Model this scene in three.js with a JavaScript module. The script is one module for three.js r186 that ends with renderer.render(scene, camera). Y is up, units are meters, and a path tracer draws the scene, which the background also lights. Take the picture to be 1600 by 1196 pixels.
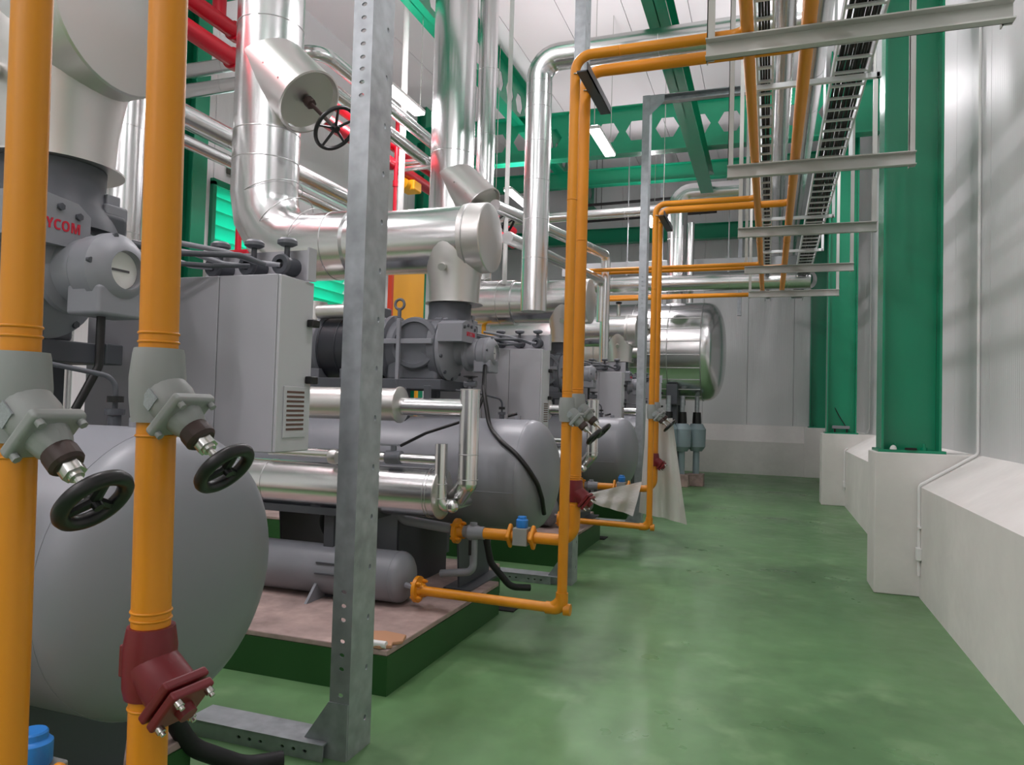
import * as THREE from 'three';
import { mergeGeometries, toCreasedNormals } from 'three/addons/utils/BufferGeometryUtils.js';
import { RoundedBoxGeometry } from 'three/addons/geometries/RoundedBoxGeometry.js';
import { TextGeometry } from 'three/addons/geometries/TextGeometry.js';
import { FontLoader } from 'three/addons/loaders/FontLoader.js';
import { ImprovedNoise } from 'three/addons/math/ImprovedNoise.js';
import { RectAreaLightUniformsLib } from 'three/addons/lights/RectAreaLightUniformsLib.js';

// ---------------------------------------------------------------- camera, sky, light, exposure
const scene = new THREE.Scene();
const camera = new THREE.PerspectiveCamera(2 * Math.atan(598 / 1150) * 180 / Math.PI, 1600 / 1196, 0.05, 200);
camera.position.set(0, 1.6, 0);
camera.rotation.order = 'YXZ';
camera.rotation.set(1.92 * Math.PI / 180, 19.32 * Math.PI / 180, 0.028);
scene.add(camera);
scene.background = new THREE.Color(2.0, 2.1, 2.2);
const renderer = new THREE.WebGLRenderer({ antialias: true });
renderer.toneMapping = THREE.LinearToneMapping;
renderer.toneMappingExposure = 1.68;
renderer.shadowMap.enabled = true;
RectAreaLightUniformsLib.init();
const LAMP = 62, ADDED_UPLIGHT = 30, LAMP_COLOR = new THREE.Color(1.02, 0.96, 1.0);  // second strength is for the upward glow added to brighten the ceiling
const LAMP_ROWS = [[-4.95, [-5.9, -0.9, 4.06, 9.06, 14.15]], [-2.6, [-7, -3, 1.5, 6.5, 11.5, 16.5]], [0.45, [-6.5, -2.4, 2.6, 7.6, 12.6]]];  // rows include unseen lamps, placed to light the aisle, side wall and near skids
const LAMP_H = x => x > 0 ? 6.7 : 5.9;

// ---------------------------------------------------------------- helpers. X to the side, h up, D away along the aisle (z = -D)
const V = (x, h, d) => new THREE.Vector3(x, h, -d);
const ROOM = { l: -7.6, r: 1.75, b: -9, e: 20.9, c: 8.3 };
const rng = (s) => () => { s |= 0; s = s + 0x6D2B79F5 | 0; let t = Math.imul(s ^ s >>> 15, 1 | s); t = t + Math.imul(t ^ t >>> 7, 61 | t) ^ t; return ((t ^ t >>> 14) >>> 0) / 4294967296; };
const used = {};
function numbered(n) { const k = used[n] = (used[n] || 0) + 1; return k === 1 ? n : `${n}_${String(k - 1).padStart(3, '0')}`; }
function clean(g) {
  let q = g.index ? g.toNonIndexed() : g;
  for (const k of Object.keys(q.attributes)) if (!['position', 'normal', 'uv'].includes(k)) q.deleteAttribute(k);
  if (!q.attributes.uv) q.setAttribute('uv', new THREE.BufferAttribute(new Float32Array(q.attributes.position.count * 2), 2));
  q.morphAttributes = {}; return q;
}
const M = (...gs) => mergeGeometries(gs.flat().map(clean), false);
function boxUV(g) {
  const q = clean(g), p = q.attributes.position, n = q.attributes.normal, u = q.attributes.uv;
  for (let i = 0; i < p.count; i++) {
    const ax = Math.abs(n.getX(i)), ay = Math.abs(n.getY(i)), az = Math.abs(n.getZ(i));
    if (ay >= ax && ay >= az) u.setXY(i, p.getX(i), p.getZ(i));
    else if (ax >= az) u.setXY(i, p.getZ(i), p.getY(i)); else u.setXY(i, p.getX(i), p.getY(i));
  }
  return q;
}
function box(x0, x1, h0, h1, d0, d1, r = 0) {
  const w = x1 - x0, h = h1 - h0, d = d1 - d0;
  const g = r > 0 ? new RoundedBoxGeometry(w, h, d, 2, Math.min(r, w / 2.01, h / 2.01, d / 2.01)) : new THREE.BoxGeometry(w, h, d);
  g.translate((x0 + x1) / 2, (h0 + h1) / 2, -(d0 + d1) / 2);
  return boxUV(g);
}
function prism(pts, place, depth) { // polygon in the plane, pushed out by depth, then moved by place(matrix)
  const s = new THREE.Shape(pts.map(p => new THREE.Vector2(...p)));
  const g = new THREE.ExtrudeGeometry(s, { depth, bevelEnabled: false }); g.applyMatrix4(place); return boxUV(g);
}
const basis = (o, x, y, z) => new THREE.Matrix4().makeBasis(x, y, z).setPosition(o);
const XP = V(1, 0, 0), HP = V(0, 1, 0), DP = V(0, 0, 1), DM = V(0, 0, -1);
function frameFor(dir) { const y = dir.clone().normalize(); const a = Math.abs(y.y) > .9 ? new THREE.Vector3(1, 0, 0) : new THREE.Vector3(0, 1, 0); const x = a.clone().cross(y).normalize(); const z = x.clone().cross(y).normalize(); return [x, y, z]; }
function lathe(a, dir, prof, seg = 28, crease = .5) {
  let g = new THREE.LatheGeometry(prof.map(p => new THREE.Vector2(Math.max(p[0], 1e-5), p[1])), seg);
  const u = g.attributes.uv, np = prof.length; const R = Math.max(...prof.map(p => p[0]));
  for (let i = 0; i < u.count; i++) u.setXY(i, u.getX(i) * 6.283 * R, prof[i % np][1]);
  g = toCreasedNormals(g.toNonIndexed(), crease);
  const [x, y, z] = frameFor(dir); g.applyMatrix4(basis(a, x, y, z)); return clean(g);
}
const cyl = (a, b, r0, r1 = r0, seg = 20) => { const d = b.clone().sub(a), L = d.length(); return lathe(a, d, [[0, 0], [r0, 0], [r1, L], [0, L]], seg); };
const ring = (c, dir, R, r, seg = 36, t = 8) => { const g = new THREE.TorusGeometry(R, r, t, seg); g.rotateX(Math.PI / 2); const [x, y, z] = frameFor(dir); g.applyMatrix4(basis(c, x, y, z)); return clean(g); };
const hex = (c, dir, r, L) => { const g = new THREE.CylinderGeometry(r, r, L, 6); const [x, y, z] = frameFor(dir); g.applyMatrix4(basis(c, x, y, z)); return clean(g); };
function sweep(pts, r, bend = 0, o = {}) {
  const seg = o.seg || 18, bs = o.bs || 8, P = [], T = [];
  const n = pts.length;
  const push = (p, t) => { P.push(p.clone()); T.push(t.clone()); };
  for (let i = 0; i < n; i++) {
    if (i === 0) { push(pts[0], pts[1].clone().sub(pts[0]).normalize()); continue; }
    if (i === n - 1) { push(pts[i], pts[i].clone().sub(pts[i - 1]).normalize()); continue; }
    const u = pts[i].clone().sub(pts[i - 1]), w = pts[i + 1].clone().sub(pts[i]);
    const lu = u.length(), lw = w.length(); u.normalize(); w.normalize();
    const ang = Math.acos(THREE.MathUtils.clamp(u.dot(w), -1, 1));
    if (ang < .01) { push(pts[i], u); continue; }
    const t = Math.min(bend * Math.tan(ang / 2), lu * .499, lw * .499), R = t / Math.tan(ang / 2);
    const s = pts[i].clone().addScaledVector(u, -t); const nrm = w.clone().addScaledVector(u, -w.dot(u)).normalize();
    const c = s.clone().addScaledVector(nrm, R);
    for (let k = 0; k <= bs; k++) { const a = ang * k / bs; push(c.clone().addScaledVector(nrm, -R * Math.cos(a)).addScaledVector(u, R * Math.sin(a)), u.clone().multiplyScalar(Math.cos(a)).addScaledVector(nrm, Math.sin(a))); }
  }
  const pos = [], nor = [], uv = [], idx = []; let [fx, , fz] = frameFor(T[0]); let len = 0;
  for (let i = 0; i < P.length; i++) {
    if (i > 0) { len += P[i].distanceTo(P[i - 1]); const q = new THREE.Quaternion().setFromUnitVectors(T[i - 1], T[i]); fx.applyQuaternion(q); fz.applyQuaternion(q); }
    for (let k = 0; k <= seg; k++) { const a = k / seg * Math.PI * 2, d = fx.clone().multiplyScalar(Math.cos(a)).addScaledVector(fz, Math.sin(a)); pos.push(P[i].x + d.x * r, P[i].y + d.y * r, P[i].z + d.z * r); nor.push(d.x, d.y, d.z); uv.push(a * r, len); }
    if (i > 0) for (let k = 0; k < seg; k++) { const a = (i - 1) * (seg + 1) + k, b = a + 1, c = a + seg + 1, e = c + 1; idx.push(a, b, c, b, e, c); }
  }
  const g = new THREE.BufferGeometry(); g.setAttribute('position', new THREE.Float32BufferAttribute(pos, 3)); g.setAttribute('normal', new THREE.Float32BufferAttribute(nor, 3)); g.setAttribute('uv', new THREE.Float32BufferAttribute(uv, 2)); g.setIndex(idx);
  // make the winding agree with the normals
  const A = new THREE.Vector3().fromArray(pos, 0), B = new THREE.Vector3().fromArray(pos, 3), C = new THREE.Vector3().fromArray(pos, (seg + 1) * 3);
  if (B.sub(A).cross(C.sub(A)).dot(new THREE.Vector3().fromArray(nor, 0)) < 0) { for (let i = 0; i < idx.length; i += 3) { const t = idx[i]; idx[i] = idx[i + 1]; idx[i + 1] = t; } g.setIndex(idx); }
  if (o.open) return clean(g);
  const e = P.length - 1;
  const disc = (c, t) => { const d = new THREE.CircleGeometry(r, seg); const [x, y, z] = frameFor(t); d.applyMatrix4(basis(c, x, z.clone().negate(), y)); return clean(d); };
  return M(g, disc(P[0], T[0].clone().negate()), disc(P[e], T[e]));
}
function plate(w, h, t, holes, place) { // plate with real holes; (0,0) is its lower corner
  const s = new THREE.Shape([[0, 0], [w, 0], [w, h], [0, h]].map(p => new THREE.Vector2(...p)));
  for (const [x, y, a, b] of holes) { const p = new THREE.Path(); p.absellipse(x, y, a, b, 0, Math.PI * 2, true); s.holes.push(p); }
  const g = new THREE.ExtrudeGeometry(s, { depth: t, bevelEnabled: false, curveSegments: 6 }); g.applyMatrix4(place); return boxUV(g);
}
// ---- things, parts
function thing(name, label, category, group) { const o = new THREE.Group(); o.name = numbered(name); o.userData = { label, category }; if (group) o.userData.group = group; scene.add(o); return o; }
function part(parent, name, geo, mat, label) {
  const m = new THREE.Mesh(Array.isArray(geo) ? M(geo) : geo, mat); m.name = numbered(name); m.castShadow = m.receiveShadow = true; if (label) m.userData.label = label; parent.add(m); return m;
}
function settle(o, base) { // puts the thing's own origin at its base
  if (!base) { const b = new THREE.Box3().setFromObject(o); base = new THREE.Vector3((b.min.x + b.max.x) / 2, b.min.y, (b.min.z + b.max.z) / 2); }
  for (const c of o.children) c.position.sub(base); o.position.add(base); return o;
}
function solo(name, label, category, geo, mat, group) {
  const g = Array.isArray(geo) ? M(geo) : geo; g.computeBoundingBox(); const b = g.boundingBox, c = new THREE.Vector3((b.min.x + b.max.x) / 2, b.min.y, (b.min.z + b.max.z) / 2); g.translate(-c.x, -c.y, -c.z);
  const m = new THREE.Mesh(g, mat); m.name = numbered(name); m.position.copy(c); m.castShadow = m.receiveShadow = true; m.userData = { label, category }; if (group) m.userData.group = group; scene.add(m); return m;
}
function struct(name, geo, mat) { const m = new THREE.Mesh(Array.isArray(geo) ? M(geo) : geo, mat); m.name = name; m.castShadow = m.receiveShadow = true; m.userData.kind = 'structure'; scene.add(m); return m; }
function structGroup(name) { const o = new THREE.Group(); o.name = name; o.userData.kind = 'structure'; scene.add(o); return o; }
const tagAll = o => o.traverse(c => { if (c.isMesh) c.castShadow = c.receiveShadow = true; });
function dup(o, dD, label, dX = 0) { // a copy, with its parts, under a number and a label of its own
  const r = o.clone(); r.userData = { ...o.userData, label }; r.name = numbered(o.name.replace(/_\d{3}$/, ''));
  r.traverse(c => { if (c !== r) c.name = numbered(c.name.replace(/_\d{3}$/, '')); });
  r.position.z -= dD; r.position.x += dX; scene.add(r); return r;
}
// ---------------------------------------------------------------- procedural textures and materials
const noise = new ImprovedNoise();
function fbm(x, y, o, seed) { let s = 0, a = .5, f = 1; for (let i = 0; i < o; i++) { s += a * noise.noise(x * f, y * f, seed + i * 7.3); a *= .5; f *= 2; } return s; }
function tex(w, h, fn, srgb, rx, ry) {
  const d = new Uint8Array(w * h * 4);
  for (let y = 0; y < h; y++) for (let x = 0; x < w; x++) { const c = fn(x / w, y / h, x, y), i = (y * w + x) * 4; d[i] = c[0]; d[i + 1] = c[1]; d[i + 2] = c[2]; d[i + 3] = 255; }
  const t = new THREE.DataTexture(d, w, h); t.wrapS = t.wrapT = THREE.RepeatWrapping; t.magFilter = THREE.LinearFilter; t.minFilter = THREE.LinearMipmapLinearFilter; t.generateMipmaps = true;
  if (srgb) t.colorSpace = THREE.SRGBColorSpace; t.repeat.set(rx, ry); t.needsUpdate = true; return t;
}
const K = (v) => Math.max(0, Math.min(255, v | 0));
const mixc = (r, g, b, k) => [K(r * k), K(g * k), K(b * k)];
// periodic noise over the unit square
const per = (u, v, f, seed, o = 4) => { const a = (x, y) => fbm(x * f, y * f, o, seed); const s = t => t * t * (3 - 2 * t), p = s(u), q = s(v); return (a(u, v) * (1 - p) + a(u - 1, v) * p) * (1 - q) + (a(u, v - 1) * (1 - p) + a(u - 1, v - 1) * p) * q; };
const floorMap = tex(1024, 1024, (u, v) => { const a = per(u, v, 5, 1.5), b = per(u, v, 26, 8.1, 3), w = Math.max(0, per(u, v * 1, 9, 33, 5) - .12); const k = 1 + a * .22 + b * .10; return [K(102 * k + w * 110), K(141 * k + w * 90), K(94 * k + w * 95)]; }, true, 1 / 4, 1 / 4);
const floorRough = tex(512, 512, (u, v) => { const k = 110 + per(u, v, 6, 4.4) * 90 + per(u, v, 30, 5) * 40; return [K(k), K(k), K(k)]; }, false, 1 / 4, 1 / 4);
const galvMap = tex(512, 512, (u, v) => { const a = per(u, v, 14, 2.2, 3), b = per(u, v, 4, 9.9, 2); return mixc(166, 171, 175, 1 + a * .22 + b * .14); }, true, 1, 1);
const padMap = tex(512, 512, (u, v) => { const a = per(u, v, 5, 3.3), b = per(u, v, 24, 6.6); return mixc(168, 146, 140, 1 + a * .5 + b * .2); }, true, 1 / 1.6, 1 / 1.6);
const concMap = tex(512, 512, (u, v) => mixc(224, 221, 217, 1 + per(u, v, 4, 12.2) * .07 + per(u, v, 22, 2.9) * .03), true, 1 / 2, 1 / 2);
const ribBump = tex(256, 8, (u) => { const k = 128 + 100 * Math.sin(u * Math.PI * 2 * 8); return [k, k, k]; }, false, 2.5, 1);
const clothBump = tex(256, 256, (u, v) => { const k = 128 + per(u, v, 7, 1.1) * 160; return [K(k), K(k), K(k)]; }, false, 2, 2);
const std = (o) => new THREE.MeshStandardMaterial(o);
const ALU = std({ color: 0xdedede, metalness: 1, roughness: .24 });
const ALU_SOFT = std({ color: 0xd2d0cd, metalness: 1, roughness: .38 });
const ALU_SEAM = std({ color: 0xb8b8b8, metalness: 1, roughness: .35 });
const GALV = std({ map: galvMap, metalness: .55, roughness: .5 });
const TRAY_STEEL = std({ color: 0xd8dcdc, metalness: .25, roughness: .45 });
const RACK_STEEL = std({ color: 0xbcbcb7, metalness: .1, roughness: .5 });
const STEEL = std({ color: 0xc8c8c4, metalness: 1, roughness: .25 });
const ORANGE = std({ color: 0xd98a12, roughness: .42 });
const GREEN = std({ color: 0x0f8c66, roughness: .27 });
const GREEN_PAD = std({ color: 0x235223, roughness: .5 });
const FLOOR = std({ map: floorMap, roughnessMap: floorRough, roughness: .9 });
const PAD_TOP = std({ map: padMap, roughness: .85 });
const GREY = std({ color: 0x84868c, roughness: .42 });
const GREY_TANK = std({ color: 0x82848a, roughness: .38 });
const GREY_DARK = std({ color: 0x474a50, roughness: .5 });
const CAST = std({ color: 0x63666c, roughness: .48 });
const CAB = std({ color: 0xadadb2, roughness: .45 });
const CAB_LIGHT = std({ color: 0xb6b7ba, roughness: .45 });
const VALVE = std({ color: 0x8f9290, roughness: .5 });
const GLAND = std({ color: 0x3a2a26, roughness: .55 });
const BLACK = std({ color: 0x0c0c0d, roughness: .38 });
const RUBBER = std({ color: 0x141416, roughness: .6 });
const RED = std({ color: 0xc4122a, roughness: .35 });
const MAROON = std({ color: 0x701820, roughness: .42 });
const BLUE = std({ color: 0x2a7fd2, roughness: .35 });
const WHITE = std({ color: 0xe4e4e2, roughness: .5 });
const CONC = std({ map: concMap, roughness: .75 });
const WALLP = std({ color: 0xdcdcdd, roughness: .4, bumpMap: ribBump, bumpScale: .0015 });
const CEIL = std({ color: 0xe6e2e4, roughness: .6 });
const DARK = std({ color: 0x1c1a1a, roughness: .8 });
const YELLOW = std({ color: 0xf7b01c, roughness: .45 });
const VENT_DARK = std({ color: 0x5c4238, roughness: .7 });
const LETTER_RED = std({ color: 0xc01430, roughness: .4 });
const GLASS = new THREE.MeshPhysicalMaterial({ color: 0xffffff, roughness: .05, transmission: 1, thickness: 0, ior: 1.45 });
const DIAL = std({ color: 0xd8d8d4, roughness: .6 });
const MOTOR = std({ color: 0x24262d, roughness: .42 });
const TURQ = new THREE.MeshPhysicalMaterial({ color: 0x22e0c4, roughness: .6, transmission: .55, thickness: 0 });
const CLOTH = new THREE.MeshPhysicalMaterial({ color: 0xdedcd8, roughness: .65, transmission: .25, thickness: 0, bumpMap: clothBump, bumpScale: .006, side: THREE.DoubleSide });
const LAMPM = std({ color: 0xffffff, emissive: LAMP_COLOR, emissiveIntensity: 6, roughness: .5 });
const CARD = std({ color: 0xb98a6a, roughness: .8 });
// ---------------------------------------------------------------- the room
{
  struct('floor', box(ROOM.l - .3, ROOM.r + .3, -.2, 0, ROOM.b - .3, ROOM.e + .3), FLOOR);
  const profile = (front, lowH, back, topH, far) => [[front, 0], [front, lowH], [back, topH], [far, topH], [far, 0]];
  // side wall by the aisle: sloped concrete foot, micro-ribbed panels above
  const wr = structGroup('wall_right');
  const along = basis(V(0, 0, ROOM.e), XP, HP, new THREE.Vector3(0, 0, 1)); // polygon in X,h pushed towards the camera side
  part(wr, 'concrete_base', prism(profile(1.29, .985, 1.75, 1.29, 2.0), along, ROOM.e - ROOM.b), CONC);
  for (let d = ROOM.b; d < ROOM.e - .1; d += 1.245) part(wr, 'wall_panel', box(1.75, 1.95, 1.29, ROOM.c, d + .004, Math.min(d + 1.241, ROOM.e)), WALLP);
  part(wr, 'outer_skin', box(1.95, 2.0, 1.29, ROOM.c, ROOM.b, ROOM.e), WALLP);
  // end wall
  const we = structGroup('wall_back');
  const acr = basis(V(ROOM.l, 0, 0), DM.clone().negate().multiplyScalar(1), HP, XP); // polygon in D,h pushed along X
  part(we, 'concrete_base', prism(profile(20.56, .87, 20.9, 1.3, 21.1), basis(V(ROOM.l, 0, 0), V(0, 0, 1), HP, V(1, 0, 0)), 1.75 - ROOM.l), CONC);
  for (let x = ROOM.l; x < 1.7; x += 1.17) part(we, 'wall_panel', box(x + .004, Math.min(x + 1.166, 1.75), 1.3, ROOM.c, 20.9, 21.08), WALLP);
  part(we, 'outer_skin', box(ROOM.l - .2, 2, 1.3, ROOM.c, 21.08, 21.14), WALLP);
  struct('wall_front', box(ROOM.l - .2, 2, 0, ROOM.c, ROOM.b - .2, ROOM.b), WALLP);
  // far side wall with louvred openings
  const wl = structGroup('wall_left');
  part(wl, 'concrete_base', box(-8.0, -7.45, 0, 1.3, ROOM.b, ROOM.e), CONC);
  const openings = [[8.45, 9.8, 3.3, 4.72], [10.3, 12.0, 3.05, 4.0], [10.3, 12.0, 1.42, 2.0]];
  const edges = [-9, -7.8, -6.5, -5.2, -4, -2.8, -1.6, -.4, .8, 2, 3.2, 4.4, 5.6, 6.6, 7.5, 8.45, 9.8, 10.3, 12.0, 13.2, 14.4, 15.6, 16.8, 18, 19.2, 20.9];
  for (let i = 0; i < edges.length - 1; i++) {
    const a = edges[i], b = edges[i + 1], hs = openings.filter(o => o[0] < b - .01 && o[1] > a + .01).sort((p, q) => p[2] - q[2]);
    const gs = []; let h = 1.3; for (const o of hs) { gs.push(box(-7.8, -7.6, h, o[2], a + .004, b - .004)); h = o[3]; }
    gs.push(box(-7.8, -7.6, h, ROOM.c, a + .004, b - .004)); part(wl, 'wall_panel', gs, WALLP);
  }
  for (let i = 0; i < 2; i++) part(wl, 'outer_skin', i ? box(-7.86, -7.8, 1.3, ROOM.c, 12, ROOM.e) : box(-7.86, -7.8, 1.3, ROOM.c, ROOM.b, 8.45), WALLP);
  openings.forEach(([d0, d1, h0, h1], i) => {
    const w = structGroup(`window_${i + 1}`);
    part(w, 'frame', [box(-7.82, -7.54, h1 - .05, h1 + .04, d0 - .06, d1 + .06), box(-7.82, -7.54, h0 - .05, h0 + .02, d0 - .06, d1 + .06), box(-7.82, -7.54, h0, h1, d0 - .06, d0 + .01), box(-7.82, -7.54, h0, h1, d1 - .01, d1 + .06)], i ? WHITE : GREEN);
    const n = Math.round((h1 - h0) / .2);
    for (let k = 0; k < n; k++) { const g = new RoundedBoxGeometry(.012, .235, d1 - d0, 1, .003); g.rotateZ(-.62); g.translate(-7.62, h0 + (k + .5) * (h1 - h0) / n, -(d0 + d1) / 2); part(w, 'louvre_slat', g, TURQ); }
  });
  // ceiling: strips with recessed joints under a roof slab
  const ce = structGroup('ceiling');
  part(ce, 'roof_deck', box(ROOM.l - .3, ROOM.r + .3, ROOM.c + .04, ROOM.c + .24, ROOM.b - .3, ROOM.e + .3), CEIL);
  for (let x = ROOM.l; x < ROOM.r - .05; x += 1.04) for (let d = ROOM.b; d < ROOM.e; d += 6.225) part(ce, 'ceiling_panel', box(x + .006, Math.min(x + 1.034, ROOM.r), ROOM.c, ROOM.c + .04, d + .005, d + 6.22), CEIL);
  // concrete plinths and green H columns along the aisle wall
  [[7.5, .92, 1], [14.39, .9, 2], [20.45, .86, 3], [.6, .92, 4]].forEach(([d, x, n]) => {
    const c = structGroup(`column_${n}`);
    part(c, 'plinth', box(x, 1.8, 0, 1.285, d, d + .49, .012), CONC);
    const a = d + .06, b = d + .42;
    part(c, 'steel_column', [box(.98, 1.0, 1.31, ROOM.c, a, b), box(1.45, 1.47, 1.31, ROOM.c, a, b), box(.99, 1.46, 1.31, ROOM.c, d + .235, d + .249)], GREEN);
    part(c, 'base_plate', box(.95, 1.5, 1.285, 1.31, d + .02, d + .47), GREEN);
    for (const bx of [1.1, 1.34]) { part(c, 'anchor_bolt', M(cyl(V(bx, 1.31, d + .12), V(bx, 1.37, d + .12), .012), hex(V(bx, 1.322, d + .12), HP, .026, .024)), GREEN); }
  });
  [[.9, 5], [7.82, 6], [14.72, 7]].forEach(([d, n]) => { const c = structGroup(`column_${n}`); part(c, 'steel_column', [box(-7.6, -7.58, 0, ROOM.c, d, d + .26), box(-7.4, -7.38, 0, ROOM.c, d, d + .26), box(-7.59, -7.39, 0, ROOM.c, d + .12, d + .135)], GREEN); part(c, 'plinth', box(-7.6, -7.3, 0, 1.285, d - .08, d + .34), CONC); });
  // roof steel: castellated beams with hexagonal openings
  const hexHole = (x, y, r) => { const p = new THREE.Path(); for (let k = 0; k <= 6; k++) { const a = -k * Math.PI / 3; const q = [x + r * Math.cos(a), y + r * .98 * Math.sin(a)]; k ? p.lineTo(...q) : p.moveTo(...q); } return p; };
  function castellated(n, L, place, h0, h1) {
    const c = structGroup(`beam_${n}`), H = h1 - h0, s = new THREE.Shape([[0, 0], [L, 0], [L, H], [0, H]].map(p => new THREE.Vector2(...p)));
    for (let x = .45; x < L - .3; x += .58) s.holes.push(hexHole(x, H / 2, .225));
    const g = new THREE.ExtrudeGeometry(s, { depth: .014, bevelEnabled: false }); g.translate(0, 0, -.007); g.applyMatrix4(place);
    part(c, 'web', boxUV(g), GREEN);
    for (const y of [0, H - .022]) { const f = new THREE.BoxGeometry(L, .022, .26); f.translate(L / 2, y + .011, 0); f.applyMatrix4(place); part(c, 'flange', boxUV(f), GREEN); }
  }
  [[14.1, 1], [7.2, 2], [.3, 3]].forEach(([d, n]) => castellated(n, ROOM.r - ROOM.l, basis(V(ROOM.l, 6.58, d), XP, HP, new THREE.Vector3(0, 0, 1)), 6.58, 7.52));
  castellated(4, ROOM.e - ROOM.b, basis(V(-4.95, 7.38, ROOM.b), DP, HP, XP), 7.38, 8.28);
  const ib = (n, x0, x1, h0, h1, d0, d1, f) => { const c = structGroup(`beam_${n}`); if (d1 - d0 > x1 - x0) { const m = (x0 + x1) / 2; part(c, 'web', box(m - .006, m + .006, h0, h1, d0, d1), GREEN); part(c, 'flange', box(x0, x1, h0, h0 + f, d0, d1), GREEN); part(c, 'flange', box(x0, x1, h1 - f, h1, d0, d1), GREEN); } else { const m = (d0 + d1) / 2; part(c, 'web', box(x0, x1, h0, h1, m - .006, m + .006), GREEN); part(c, 'flange', box(x0, x1, h0, h0 + f, d0, d1), GREEN); part(c, 'flange', box(x0, x1, h1 - f, h1, d0, d1), GREEN); } };
  ib(5, -1.42, -1.16, 6.16, 6.56, ROOM.b, 15.6, .02);
  ib(6, ROOM.l, ROOM.r, 7.0, 7.4, 17.2, 17.4, .016);
  ib(7, ROOM.l, ROOM.r, 6.3, 6.72, 20.3, 20.55, .018);
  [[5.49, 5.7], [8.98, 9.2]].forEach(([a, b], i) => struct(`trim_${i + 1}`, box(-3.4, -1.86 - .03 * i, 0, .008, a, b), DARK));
}
// lamps: a housing, a glowing diffuser, two rods, the light that it gives, and an added upward glow
{
  const names = { '-4.95_9.06': 'white linear LED lamp glowing over the end of the red pipe', '-2.6_11.5': 'white linear LED lamp glowing in front of the castellated green beam', '-4.95_14.15': 'white linear LED lamp glowing low beside the slim insulated risers' };
  for (const [x, ds] of LAMP_ROWS) for (const d of ds) {
    const LH = LAMP_H(x);
    const nm = names[`${x}_${d}`] || (d > 10 ? 'unseen white linear LED lamp lighting the far end of the hall' : 'unseen white linear LED lamp overhead, lighting the aisle and near skids');
    const t = thing('ceiling_lamp', nm, 'lamp', names[`${x}_${d}`] ? undefined : (d > 10 ? 'unseen far ceiling lamps' : 'unseen ceiling lamps overhead'));
    part(t, 'housing', box(x - .09, x + .09, LH, LH + .05, d - .62, d + .62, .012), WHITE);
    part(t, 'diffuser', box(x - .085, x + .085, LH - .03, LH + .002, d - .6, d + .6, .012), LAMPM);
    for (const e of [-.61, .61]) part(t, 'hanger_rod', cyl(V(x, LH + .05, d + e), V(x, ROOM.c, d + e), .006, .006, 8), STEEL);
    part(t, 'added_top_glow', box(x - .05, x + .05, LH + .048, LH + .062, d - .6, d + .6, .005), LAMPM);  // glowing strip added on top of the housing to brighten the ceiling
    const U = new THREE.RectAreaLight(LAMP_COLOR, ADDED_UPLIGHT, .16, 1.2); U.position.copy(V(x, LH + .075, d)); U.rotation.set(Math.PI / 2, 0, 0); scene.add(U); settle(t);  // added uplight that goes with the top strip
    const L = new THREE.RectAreaLight(LAMP_COLOR, LAMP, .16, 1.2); L.position.copy(V(x, LH - .04, d)); L.rotation.set(-Math.PI / 2, 0, 0); scene.add(L);
  }
}
// ---------------------------------------------------------------- words used in labels
const ROW = ['first', 'second', 'third', 'fourth'];
const skid = i => `${ROW[i]} skid from the camera`;
// ---------------------------------------------------------------- orange drop pipes with their valves
const LEAN = [.02, 0, 0], pxAt = (i, h) => -1.18 + LEAN[i] * (1.6 - h); // the front pair stands slightly out of plumb
const DA = [.885, 4.4, 7.86], DB = [1.18, 4.66, 8.15], RA = .031, RB = .0375;
const AX = new THREE.Vector3(.74, -.67, 0).normalize();   // the bonnets lean out and down
function handwheel(parent, c, dir, R, r, spokes, mat = BLACK) {
  const w = part(parent, 'handwheel', ring(c, dir, R, r, 40, 10), mat); const [x, , z] = frameFor(dir);
  part(w, 'hub', cyl(c.clone().addScaledVector(dir, -r * 1.3), c.clone().addScaledVector(dir, r * 1.3), R * .2, R * .16, 14), mat);
  for (let k = 0; k < spokes; k++) { const a = k / spokes * 6.283 + .4; const e = c.clone().addScaledVector(x, Math.cos(a) * R).addScaledVector(z, Math.sin(a) * R); part(w, 'spoke', cyl(c, e, r * .75, r * .6, 8), mat); }
  return w;
}
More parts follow.
